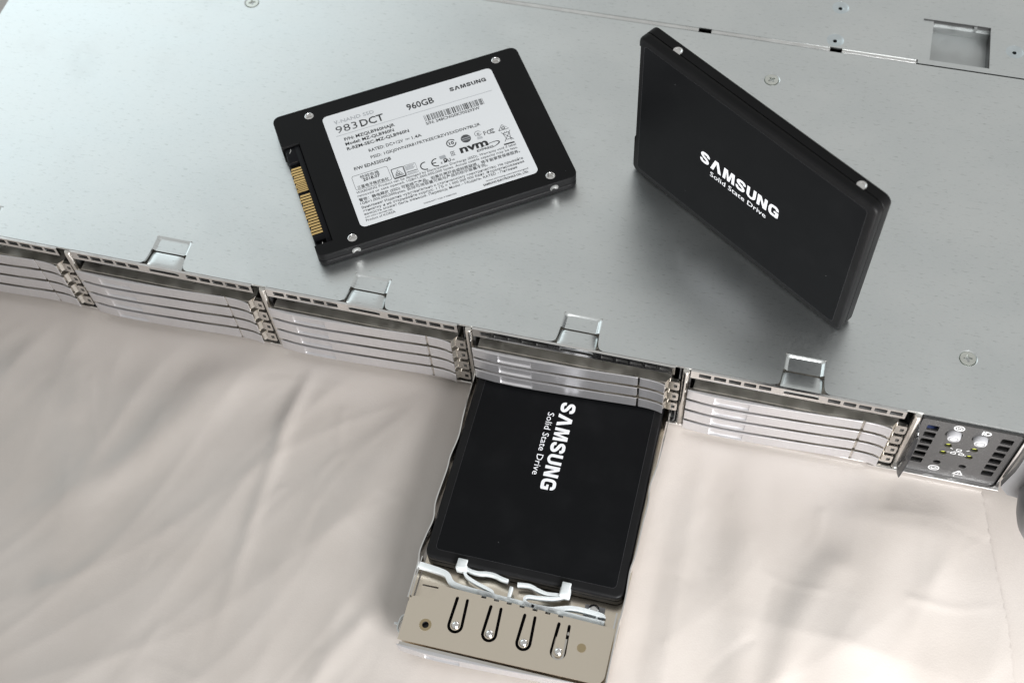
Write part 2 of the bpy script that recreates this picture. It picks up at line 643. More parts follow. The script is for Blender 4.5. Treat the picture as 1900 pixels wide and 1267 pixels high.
def cloth_height(X, Y):
    H = np.zeros_like(X)
    for p, ws, hs in _seg:
        best = np.full(X.shape, 1e9)
        tt = np.zeros_like(X)
        n = len(p) - 1
        for i in range(n):
            a, b = p[i], p[i + 1]
            d = b - a
            l2 = d @ d + 1e-9
            t = np.clip(((X - a[0]) * d[0] + (Y - a[1]) * d[1]) / l2, 0, 1)
            q = np.hypot(X - a[0] - t * d[0], Y - a[1] - t * d[1])
            msk = q < best
            best = np.where(msk, q, best)
            tt = np.where(msk, (i + t) / n, tt)
        w = ws[0] + (ws[1] - ws[0]) * tt
        h = hs[0] + (hs[1] - hs[0]) * tt
        H += h * np.exp(-(best / w) ** 2) * np.clip((1 - tt) / .2, 0, 1) * np.clip(tt / .08, 0 if ws[0] < 2 else 1, 1)
    for k, ph, a in _waves:
        H += a * 0.8 * np.sin(k[0] * X + k[1] * Y + ph + 0.8 * np.sin(k[1] * X * .7 - k[0] * Y * .9))
    # long soft wrinkles that run out from under the case
    warp = 5.0 * np.sin(X * .021 + Y * .037 + 1.0) + 3.0 * np.sin(X * .05 - Y * .043)
    for lam, ang, ph, a in ((52, -30, .4, .9), (31, -22, 2.1, .55), (37, -48, 4.0, .5), (19, -35, 1.2, .26), (23, -5, 3.0, .25), (13, -28, 5.0, .10)):
        c, s_ = math.cos(math.radians(ang)), math.sin(math.radians(ang))
        q = (X * c + Y * s_ + warp) * math.pi / lam + ph
        mask = 0.5 + 0.5 * np.sin(X * .017 * (1 + ph * .2) - Y * .026 + ph * 2.3)
        H += a * mask * (1 - np.abs(np.sin(q))) ** 2 * (0.85 - 0.45 * np.clip((X - 200) / 60, 0, 1))
    # pressed flat under the server
    dx = np.maximum(np.maximum(-78 - X, X - 350), 0)
    dy = np.maximum(-3 - Y, 0)
    d = np.hypot(dx, dy)
    free = np.clip(d / 22, 0, 1)
    free = free * free * (3 - 2 * free)
    # the fold heights stay below the tray that is pulled out
    tray = np.clip(np.minimum(np.minimum(X - 150, 238 - X), np.minimum(Y + 116, 0 - Y)) / 8 + 1, 0, 1)
    H = np.where(H > 0, H * (1 - 0.8 * tray), H)
    return -42.2 + (H + 0.4) * free * 0.9 - 0.9 * free


def edge_x(y):
    pts = [(-400, 420), (-120, 366), (-69.5, 358.3), (-58.3, 356.8), (-49.7, 355.3), (-35.3, 351.7), (-17.3, 347.2), (-0.4, 343.3), (60, 330), (400, 250)]
    return np.interp(y, [p[0] for p in pts], [p[1] for p in pts]) + 0.25 * np.sin(y * 1.9) + 0.2 * np.sin(y * 4.3 + 1)


def build_cloth():
    ys = np.concatenate([np.linspace(-420, -152, 30, endpoint=False), np.arange(-152, 20, 1.1), np.linspace(20, 520, 50)])
    us = np.concatenate([np.linspace(-420, -60, 40, endpoint=False), np.arange(-60, 345, 1.5), np.linspace(345, 358, 12)])
    Yg, Ug = np.meshgrid(ys, us, indexing='ij')
    e = edge_x(Yg)
    lim = np.where(Yg > 0, np.maximum(e, 470.0), e)
    X = np.where(Ug <= 300, Ug, 300 + (Ug - 300) / 58.0 * (e - 300))
    Z = cloth_height(X, Yg)
    ny, nx = X.shape
    vs = np.stack([X, Yg, Z + ZG], -1).reshape(-1, 3)
    idx = np.arange(ny * nx).reshape(ny, nx)
    fs = np.stack([idx[:-1, :-1], idx[:-1, 1:], idx[1:, 1:], idx[1:, :-1]], -1).reshape(-1, 4)
    mb = MB()
    mb.v = [tuple(p) for p in vs.tolist()]
    mb.f = [tuple(f) for f in fs.tolist()]
    # turned-down free edge gives the sheet its thickness
    k = len(mb.v)
    last = [(x, y, z - 1.0) for x, y, z in (vs[i].tolist() for i in idx[:, -1])]
    mb.v.extend(last)
    mb.f.extend((int(idx[i, -1]), k + i, k + i + 1, int(idx[i + 1, -1])) for i in range(ny - 1))
    o = mb.build('tablecloth', 'cloth', angle=60, recalc=False)
    tag(o, 'creased off-white cloth spread under the server', None, None, 'structure')
    # the sheet below, seen past the free edge
    ys2 = np.linspace(-420, 520, 90)
    xs2 = np.linspace(180, 640, 70)
    Yg, X = np.meshgrid(ys2, xs2, indexing='ij')
    Z = -44.6 + 0.35 * np.sin(X * .05 + Yg * .03) + 0.25 * np.sin(X * .11 - Yg * .07 + 1)
    vs = np.stack([X, Yg, Z + ZG], -1).reshape(-1, 3)
    idx = np.arange(Z.size).reshape(Z.shape)
    fs = np.stack([idx[:-1, :-1], idx[:-1, 1:], idx[1:, 1:], idx[1:, :-1]], -1).reshape(-1, 4)
    mb = MB()
    mb.v = [tuple(p) for p in vs.tolist()]
    mb.f = [tuple(f) for f in fs.tolist()]
    o = mb.build('under_cloth', 'cloth', angle=60, recalc=False)
    tag(o, 'second off-white cloth showing past the frayed edge of the first', None, None, 'structure')


build_cloth()

# ------------------------------------------------------------------ server
PITCH = 77.72
XL, XR = -77.6, 349.0
BOT = -41.2
server = empty('rack_server', W(0, 0, BOT), 'flat galvanised rack server lying on the creased off-white cloth', 'server')
SO = (0, 0, -BOT)      # server meshes are stored relative to the base


def srv(mb, name, mat, parent=server, angle=32):
    mb.shift(SO)
    return mb.build(name, mat, parent, angle=angle)


TAB = [34.9 + PITCH * k for k in range(-1, 4)]      # left x of each clip (width 11.7)


def notch(x):
    """cut in the plate's front edge at a clip, from its left to its right"""
    a = x
    left = smooth_path([(a - 4.6, 0), (a - 3.0, 0.35), (a - 1.9, 1.9), (a - 1.35, 6.7)], 4)
    right = smooth_path([(a + 12.5, 6.9), (a + 13.0, 2.4), (a + 13.9, 0.6), (a + 15.2, 0)], 4)
    return left + [(a - 1.35, 12.9), (a + 12.5, 12.9)] + right


def build_top():
    front = [(XL, 0)]
    for x in TAB:
        front += notch(x)
    front += [(XR, 0), (XR, 154.2), (XL, 154.2)]
    screws = [(26.4, 133.9), (244.2, 134.9), (326.5, 24.2)]
    holes = [circle(x, y, 3.3, 24) for x, y in screws]
    mb = MB().prism(front, -1.0, 0.0, 'xy', holes)
    top = srv(mb, 'front_cover', 'galv')
    # rear cover beyond the seam, with the latch opening
    out = [(XL, 156.7), (298.4, 156.7), (298.4, 154.9), (XR, 154.9), (XR, 690), (XL, 690)]
    rivets = [(265.8, 178.8), (265.8, 160.6), (334.7, 168.2)]
    op = [(298.8, 157.4), (325.6, 157.4), (325.0, 179.4), (298.8, 179.4)]
    mb = MB().prism(out, -1.0, 0.0, 'xy', [op] + [circle(x, y, 3.4, 24) for x, y in rivets])
    rear = srv(mb, 'rear_cover', 'galv')
    # folded flange in the seam, broken by two dark slots
    for a, b in ((XL, 211.8), (217.0, 264.3), (269.1, 297.9)):
        prof = [(154.3, -1.2), (154.55, -0.6), (154.85, -0.12), (155.3, 0.02), (155.9, 0.0), (156.5, -0.12), (156.75, -0.3)]
        srv(MB().loft([[(a, y, z) for y, z in prof], [(b, y, z) for y, z in prof]], False, False, False), 'seam_flange', 'flange')
    srv(MB().box(XL, XR, 153.5, 158, -6, -5.5), 'seam_floor', 'seam_black')
    # latch opening: side strip, floor, walls
    srv(MB().box(298.8, 302.9, 157.5, 179.3, -0.95, -0.45), 'latch_strip', 'galv')
    pan = MB()
    pan.box(298.6, 326, 157.2, 179.7, -6.4, -6.0)
    pan.box(298.6, 326, 178.4, 178.95, -6.0, -1.05)
    srv(MB().box(325.1, 325.9, 157.2, 178.6, -6.0, -0.2), 'latch_side', 'dark_shade_steel')  # right wall coloured dark for the shade in the opening
    srv(MB().box(298.9, 325.0, 179.0, 179.35, -6.0, -0.12), 'latch_edge_shade', 'dark_shade_steel')  # thin dark strip painted as the shade line along the back edge
    pan.box(298.6, 326, 156.9, 157.5, -6.0, -1.05)
    pan.box(303, 325.1, 177.6, 178.5, -2.6, -2.0)
    pan.box(318.6, 319.8, 177.8, 179.3, -1.6, -0.25)
    srv(pan, 'latch_pan', 'galv_shaded')
    # screws and rivets
    for i, (x, y) in enumerate(screws):
        c = (x, y, 0)
        d = MB().lathe([(3.32, 0.0), (3.1, -0.06), (2.75, -0.4), (2.6, -0.8), (0.3, -0.85)], c, 'z', 24)
        d.f = [f for f in d.f if len(f) == 4]
        srv(d, 'screw_dimple', 'galv')
        cross = []
        for k in range(4):
            a = math.radians(90 * k + (25, 40, 8)[i])
            t = Vector((math.cos(a), math.sin(a)))
            s = Vector((-t.y, t.x))
            cross += [tuple(t * 0.42 * 0 - s * 0 + t * 0.0 + (t * 0.55 - s * 0.42)), tuple(t * 1.45 - s * 0.30), tuple(t * 1.5 + s * 0.30)]
        cross = [(x + p[0], y + p[1]) for p in cross]
        head = MB().prism(circle(x, y, 2.62, 28), -0.7, -0.05, 'xy', [cross])
        ring = [(x + p[0] * 0, y) for p in cross]
        scr = srv(head, 'screw', 'zinc', server)
        srv(MB().lathe([(1.7, -0.62), (0.5, -0.66), (0.0, -0.68)], c, 'z', 12), 'cross_recess', 'galv_shaded', scr)
    for x, y in rivets:
        c = (x, y, 0)
        d = MB().lathe([(3.42, 0.0), (3.2, -0.08), (2.4, -0.34), (1.1, -0.38), (0.85, -0.5), (0.85, -2.0), (0.05, -2.0)], c, 'z', 24)
        d.f = [f for f in d.f if len(f) == 4]
        rv = srv(d, 'rivet', 'rivet_zinc')
        srv(MB().lathe([(0.84, -1.1), (0.02, -1.1)], c, 'z', 12), 'rivet_hole', 'seam_black', rv)
    # pan of the case
    pan = MB()
    pan.box(XL, XR, 1.0, 690, BOT, BOT + 0.8)
    pan.box(XL, XL + 0.9, 1.0, 690, BOT + 0.8, -1.05)
    pan.box(XR - 0.9, XR, 1.0, 690, BOT + 0.8, -1.05)
    pan.box(XL + 0.9, XR - 0.9, 689, 690, BOT + 0.8, -1.05)
    srv(pan, 'case_pan', 'galv')
    srv(MB().box(XL + 1, XR - 1, 75, 76, BOT + 1, -1.2), 'drive_backplane', 'seam_black')


build_top()


def build_front():
    first = {}
    for k in range(5):
        x0 = PITCH * (k - 1)              # divider on the left of this bay
        org = Vector((x0 * S, 0, -BOT * S))
        if not first:
            # rail with its slots
            holes = []
            for a in (6.1, 11.25, 16.35, 21.5, 26.6, 49.75, 54.95, 60.05, 65.2, 70.3):
                holes.append(rrect(a, a + 4.15, -3.3, -1.05, 0.25, 2))
            hole_tab = rrect(34.9, 46.8, -3.1, -0.9, 0.5, 2)
            rail = MB().prism([(3.3, -4.7), (PITCH - 2.2, -4.7), (PITCH - 2.2, -0.15), (3.3, -0.15)], -0.95, -0.08, 'xz', holes + [hole_tab])
            rail.tube([(3.3, -0.5, -4.65), (PITCH - 2.2, -0.5, -4.65)], 0.45, 8)
            first['rail'] = ('perforated_rail', rail, 'chrome', 25)
            first['slot_shade'] = ('rail_slot_shade', MB().box(4.0, PITCH - 3.0, 0.25, 0.5, -4.3, -1.02), 'seam_black', 30)  # black strip standing in for the darkness behind the slots
            # tongue that reaches back over the cut in the cover
            rings = []
            for y in (-0.9, -0.6, 0.0, 2.0, 4.0, 6.2):
                r = []
                for i in range(13):
                    t = i / 12
                    x = 33.45 + t * 13.75
                    e = abs(2 * t - 1)
                    z = -0.7 - 0.75 * max(0, (e - 0.66) / 0.34) ** 2
                    if y < -0.5:
                        z -= 0.35
                    z -= 0.25 * (y > 4)
                    r.append((x, y, z))
                rings.append(r)
            tg = MB().loft(rings, False, False, False)
            low = MB().loft([[(x, y, z - 0.5) for x, y, z in r] for r in rings], False, False, False)
            nv = len(tg.v)
            tg.add(low.v, low.f)
            rim = [i for i in range(13)]
            tg.f += [(i, i + 1, nv + i + 1, nv + i) for i in range(12)]
            tg.f += [(65 + i, 66 + i, nv + 66 + i, nv + 65 + i) for i in range(12)]
            first['tongue'] = ('clip_tongue', tg, 'galv', 40)
            # pressed recess behind it
            def ring(y_back, dx, z, yf=6.75):
                return [(33.55 + dx, yf, z), (33.55 + dx, y_back, z), (47.4 - dx, y_back, z), (47.4 - dx, yf, z)]
            rs = []
            for d, z in ((0.0, -0.02), (0.35, -0.08), (0.8, -0.30), (1.15, -0.66), (1.4, -0.8)):
                yb = 12.9 - d * 0.55
                pts = [(33.55 + d, 6.75, z)]
                pts += [(33.55 + d, yb - 0.9, z), (33.8 + d, yb - 0.25, z), (34.45 + d, yb, z)]
                pts += [(46.5 - d, yb, z), (47.15 - d, yb - 0.25, z), (47.4 - d, yb - 0.9, z)]
                pts += [(47.4 - d, 6.75, z)]
                rs.append(pts)
            rc = MB().loft(rs, False, False, False)
            rc.add(rs[-1], [tuple(range(len(rs[-1])))])
            first['recess'] = ('clip_recess', rc, 'galv', 50)
            # divider: a rolled bar against a dark slot wall
            bar = MB()
            prof = [(0.35, 0.3)] + [(1.75 + 1.25 * math.cos(math.radians(a)), -0.5 + 1.25 * math.sin(math.radians(a))) for a in range(180, 361, 20)] + [(3.0, 0.3)]
            rings = []
            for z, sc in ((-40.2, 0.35), (-39.9, 0.75), (-39.2, 1.0), (-2.2, 1.0), (-1.4, 0.8), (-1.15, 0.4)):
                rings.append([(1.7 + (x - 1.7) * (0.75 + 0.25 * sc), 0.3 + (y - 0.3) * sc, z) for x, y in prof])
            bar.loft(rings)
            first['bar'] = ('bay_divider', bar, 'nickel', 40)
            first['slot'] = ('divider_wall', MB().box(-0.6, -0.1, 0.6, 60, -40.3, -1.2), 'dark_shade_steel', 30)
            first['wall'] = ('bay_wall', MB().box(3.0, 3.5, 0.4, 60, -40.3, -1.2), 'dark_shade_steel', 30)
            for key, (nm, mb, mt, an) in list(first.items()):
                o = mb.build(nm, mt, server, org, an)
                first[key] = o
        else:
            for key, o in list(first.items()):
                if isinstance(o, bpy.types.Object):
                    c = o.copy()
                    COL.objects.link(c)
                    c.parent = server
                    c.location = org
    # last divider beside the control panel, and the lower lip of the case
    c = first['bar'].copy()
    COL.objects.link(c)
    c.parent = server
    c.location = Vector((PITCH * 4 * S, 0, -BOT * S))
    lip = MB()
    lip.rbox(XL, 303.0, -1.4, 1.0, BOT, BOT + 1.1, 0.3)
    lip.rbox(303.0, XR, -2.5, 1.0, BOT, BOT + 1.5, 0.35)
    srv(lip, 'case_lip', 'chrome')


build_front()


# control panel -----------------------------------------------------------
def build_panel():
    x0, x1 = 314.3, 346.4
    holes = []
    zs = [-7.2, -12.1, -17.0, -21.9, -26.7, -31.5]
    for z in zs:
        holes.append(rrect(316.6, 320.5, z - 1.75, z + 1.75, 0.5, 2))
        holes.append(rrect(340.7, 344.6, z - 1.75, z + 1.75, 0.5, 2))
    leds = [(325.9, -17.1), (325.5, -22.8), (334.5, -16.9), (334.2, -22.6), (325.3, -30.4), (333.9, -30.2)]
    for x, z in leds:
        holes.append(circle(x, z, 1.3, 16))
    btn = [(325.9, -9.0), (334.55, -9.0)]
    for x, z in btn:
        holes.append(circle(x, z, 2.75, 24))
    outline = rrect(x0, x1, -39.6, -1.6, 1.0, 3)
    pan = MB().prism(outline, -0.9, -0.2, 'xz', holes)
    panel = srv(pan, 'control_panel', 'panel')
    rim = MB()
    rim.ribbon([(x0 - 0.1, -1.35), (x1 + 0.6, -1.35)], 0.5, -0.75, 0.9, 'xz')
    rim.ribbon([(x1 + 0.45, -40.0), (x1 + 0.45, -1.2)], 0.5, -0.3, 0.9, 'xz')
    srv(rim, 'panel_rim', 'seam_black', panel)
    side = MB().rbox(347.4, 348.9, -1.2, 1.0, -40.0, -1.2, 0.3)
    srv(side, 'case_side_edge', 'chrome')
    srv(MB().box(x0 - 1, x1 + 1, 6, 6.5, -40, -1.3), 'panel_backing', 'seam_black', panel)  # black sheet standing in for the dark behind the vents
    srv(MB().rbox(316.2, 321.2, 2.2, 4, -13.6, -5.2, 0.3), 'cable_plug', 'blue', panel)
    for x, z in btn:
        b = MB().lathe([(2.45, 1.0), (2.4, -1.2), (2.15, -2.3), (1.95, -2.6), (1.6, -2.68), (1.5, -2.5), (1.28, -2.5), (1.18, -2.68), (0.05, -2.7)], (x, 0, z), 'y', 28)
        o = srv(b, 'push_button', 'white_plastic', panel)
        r = MB().lathe([(1.62, -2.70), (1.22, -2.71)], (x, 0, z), 'y', 24, False)
        srv(r, 'button_ring', 'groove_ring', o)
    for i, (x, z) in enumerate(leds):
        if i < 4:
            srv(MB().lathe([(1.28, 0.8), (1.2, 0.0), (0.8, -0.3), (0.05, -0.4)], (x, 0, z + 0.25), 'y', 14), 'indicator_lens', 'led', panel)
        elif i == 5:
            srv(MB().lathe([(0.9, 1.6), (0.8, 0.9), (0.05, 0.7)], (x + 0.15, 0, z - 0.25), 'y', 14), 'indicator_lens', 'white_plastic', panel)
    # printed marks
    ic = MB()
    h = -0.93

    def ringp(cx, cz, r, w, a0=0, a1=360):
        n = 22
        ic.ribbon_flat([(cx + r * math.cos(math.radians(a0 + (a1 - a0) * k / n)), cz + r * math.sin(math.radians(a0 + (a1 - a0) * k / n))) for k in range(n + 1)], w, h, 'xz')

    def line(p, q, w):
        ic.ribbon_flat([p, q], w, h, 'xz')
    ringp(326.5, -4.1, 1.55, 0.42)
    ringp(326.5, -4.1, 0.75, 0.34, 125, 415)
    line((326.5, -4.1), (326.5, -3.1), 0.34)
    put_text(ic, 'ID', 333.9, -5.3, 3.0, 2.4, h, 0.03, 'xz')
    # network mark
    for cx, cz in ((330.0, -18.9), (328.7, -21.6), (331.4, -21.6)):
        for p, q in (((cx - .75, cz - .6), (cx + .75, cz - .6)), ((cx - .75, cz + .6), (cx + .75, cz + .6)), ((cx - .75, cz - .6), (cx - .75, cz + .6)), ((cx + .75, cz - .6), (cx + .75, cz + .6))):
            line(p, q, 0.3)
    line((328.7, -20.3), (331.4, -20.3), 0.25)
    line((330.0, -19.5), (330.0, -20.3), 0.25)
    line((328.7, -20.3), (328.7, -21.0), 0.25)
    line((331.4, -20.3), (331.4, -21.0), 0.25)
    line((327.0, -18.3), (327.9, -18.9), 0.25)
    line((326.6, -21.5), (327.4, -21.2), 0.25)
    line((332.4, -18.6), (333.3, -17.9), 0.25)
    line((332.5, -21.9), (333.2, -22.2), 0.25)
    ringp(325.3, -35.0, 1.7, 0.42)
    ringp(325.3, -35.0, 0.9, 0.26)
    line((324.6, -35.2), (325.1, -35.7), 0.3)
    line((325.1, -35.7), (326.1, -34.5), 0.3)
    t = [(332.2, -36.6), (335.4, -36.6), (333.8, -33.6)]
    for i in range(3):
        line(t[i - 1], t[i], 0.42)
    line((333.8, -34.6), (333.8, -35.6), 0.35)
    line((333.8, -35.9), (333.8, -36.2), 0.35)
    line((333.0, -38.6), (333.0, -37.6), 0.25)
    srv(ic, 'panel_symbols', 'symbol_print', panel)
    # smoked film that stands out between divider and panel
    root = smooth_path([(313.6, -0.6, -3.0), (313.4, -0.8, -12.0), (313.2, -0.8, -22.0), (313.0, -1.0, -33.0), (313.6, -2.8, -38.0)], 5)
    free = smooth_path([(313.7, -1.0, -3.6), (314.3, -2.6, -8.2), (315.0, -4.2, -11.9), (315.2, -5.2, -26.5), (314.3, -6.2, -37.6)], 5)
    mb = MB().loft([root, [tuple((np.array(a) * .5 + np.array(b) * .5) + np.array((-0.25, 0, 0))) for a, b in zip(root, free)], free], False, False, False)
    nv = len(mb.v)
    mb.add([(x - 0.3, y, z) for x, y, z in mb.v], list(mb.f))
    nr = len(root)
    mb.f += [(i, i + 1, nv + i + 1, nv + i) for i in range(nr - 1)]
    mb.f += [(2 * nr + i, 2 * nr + i + 1, nv + 2 * nr + i + 1, nv + 2 * nr + i) for i in range(nr - 1)]
    srv(mb, 'smoked_film', 'smoke', panel, 60)
    srv(MB().box(312.9, 314.2, 0.2, 5.5, -39.5, -2.0), 'panel_cheek', 'seam_black', panel)
    # rack ear and its handle
    ear = MB().prism([(347.9, -33.2), (351.4, -38.2), (356, -39.2), (372, -39.2), (372, -0.4), (349.2, -0.4), (349.2, -20)], -4.2, -1.9, 'xz')
    e = srv(ear, 'rack_ear', 'ear')
    hp = [(361.5, -3.5, -31.5), (361.0, -8, -31.2), (360.5, -14, -29.8), (360.8, -19.5, -26), (361.2, -21.5, -20), (361.4, -21.6, -14), (361.5, -19, -9), (361.6, -12, -6.5), (361.6, -4, -6)]
    srv(MB().tube(smooth_path(hp, 6), 7.6, 20), 'ear_handle', 'ear', e, 60)


build_panel()


# ------------------------------------------------------------------ drive trays
TH, TP, T0 = 5.85, 7.6, -9.6        # tray face height, pitch, top of the first


def face_y(x):
    return np.interp(x, [0, 0.7, 8, 15, 22, 34, 46, 59, 61, 64.5, 68, 69.8], [-3.4, -3.5, -4.1, -4.2, -4.05, -3.6, -3.05, -2.4, -2.35, -2.4, -2.8, -3.4])


def back_y(x):
    return max(-2.95, float(face_y(x)) + 0.42)


def face_block(xa, xb, nx, pocket):
    xs = list(np.linspace(xa, xb, nx))
    if pocket:
        xs += [9.6, 9.75, 9.95, 10.2, 21.2, 21.5, 21.7, 21.9]
    xs = sorted(set(xs + [xa + 0.12, xa + 0.35, xb - 0.12, xb - 0.35]))
    zs = [0, 0.08, 0.3, 0.55, 0.8, 1.0, 1.25, 1.6, 2.4, 3.4, 4.4, 5.0, TH - 0.55, TH - 0.3, TH - 0.08, TH]
    r = 0.28
    grid = []
    for z in zs:
        row = []
        for x in xs:
            y = float(face_y(x))
            for d in (z, TH - z, x - xa, xb - x):
                if d < r:
                    y += r - math.sqrt(max(r * r - (r - d) ** 2, 0))
            if pocket:
                wx = np.clip((x - 9.6) / 0.45, 0, 1) * np.clip((21.9 - x) / 0.5, 0, 1)
                dz = 0.5 * np.clip((5.3 - z) / 0.9, 0, 1) if z > 0.95 else (0.0 if z < 0.82 else 0.5 * (z - 0.8) / 0.2)
                y += float(wx * dz)
            row.append((x, y, z))
        grid.append(row)
    back = float(max(face_y(xa), face_y(xb))) + 1.5
    mb = MB().loft(grid, False, False, False)
    # body behind the face
    nxs, nz = len(xs), len(zs)
    loop = [(0, i) for i in range(nxs)] + [(j, nxs - 1) for j in range(1, nz)] + [(nz - 1, i) for i in range(nxs - 2, -1, -1)] + [(j, 0) for j in range(nz - 2, 0, -1)]
    k = len(mb.v)
    for j, i in loop:
        x, y, z = grid[j][i]
        mb.v.append((x, back_y(x), z))
    n = len(loop)
    for a in range(n):
        b = (a + 1) % n
        ja, ia = loop[a]
        jb, ib = loop[b]
        mb.f.append((ja * nxs + ia, jb * nxs + ib, k + b, k + a))
    return mb


def tray_front(t):
    """handle, latch and lug that every tray carries; t is its Empty at the bottom of the face"""
    face_block(0.0, 60.0, 26, True).build('handle', 'silver', t, angle=28)
    face_block(60.75, 69.8, 8, False).build('latch_button', 'silver', t, angle=28)
    lip = MB()
    xs = [0.6] + [float(v) for v in np.linspace(2, 69.6, 24)]
    lip.prism([(x, back_y(x) + 0.02) for x in xs] + [(69.6, -1.84), (0.6, -1.84)], 0.5, TH - 0.5, 'xy')
    lip.build('handle_lip', 'nickel', t)
    lug = MB().prism(rrect(70.9, 74.7, 0.1, 5.75, 0.9, 3), -1.1, 0.4, 'xz', [rrect(72.6, 73.9, 1.9, 3.9, 0.2, 2)])
    lug.ribbon([(70.2, 0.2), (70.9, 0.2), (71.3, 0.35), (74.4, 0.35)], 0.45, -0.9, 1.2, 'xz')
    lug.build('catch', 'nickel', t, angle=40)
    MB().rbox(72.4, 74.1, -0.5, 0.2, 1.7, 4.1, 0.15).build('catch_recess', 'seam_black', t)


proto = empty('drive_tray', (0, 0, 0))
tray_front(proto)
bd = MB().prism([(1.9, -1.8), (69.7, -1.8), (71.5, 0.6), (71.5, 60), (1.9, 60)], 0.6, TH - 0.2, 'xy')
bd.build('tray_body', 'nickel_rough', proto)
BAYS = ['bay cut off by the left edge', 'second bay from the left', 'middle bay left of the pulled-out tray', 'bay directly above the pulled-out drive', 'bay next to the control panel']
ROWS = ['topmost', 'second from top', 'third from top', 'lowest']
used = False
for b in range(5):
    for k in range(4):
        if b == 3 and k == 3:
            continue
        o = proto if not used else copy_tree(proto)
        used = True
        o.location = W(PITCH * (b - 1) + 3.1, 0, T0 - TP * k - TH)
        tag(o, f'closed silver drive tray, {ROWS[k]} in the {BAYS[b]}', 'drive tray', 'closed trays in the front of the server')


# the pulled-out tray ------------------------------------------------------
TX, TY, TZ = 158.55, -103.2, T0 - TP * 3 - TH
op = empty('drive_tray', W(TX, TY, TZ), 'bare metal drive tray pulled out of the server, carrying a black drive', 'drive tray')
tray_front(op)


def loc(mb):          # from server millimetres to the tray's own
    return mb.shift((-TX, -TY, -TZ))


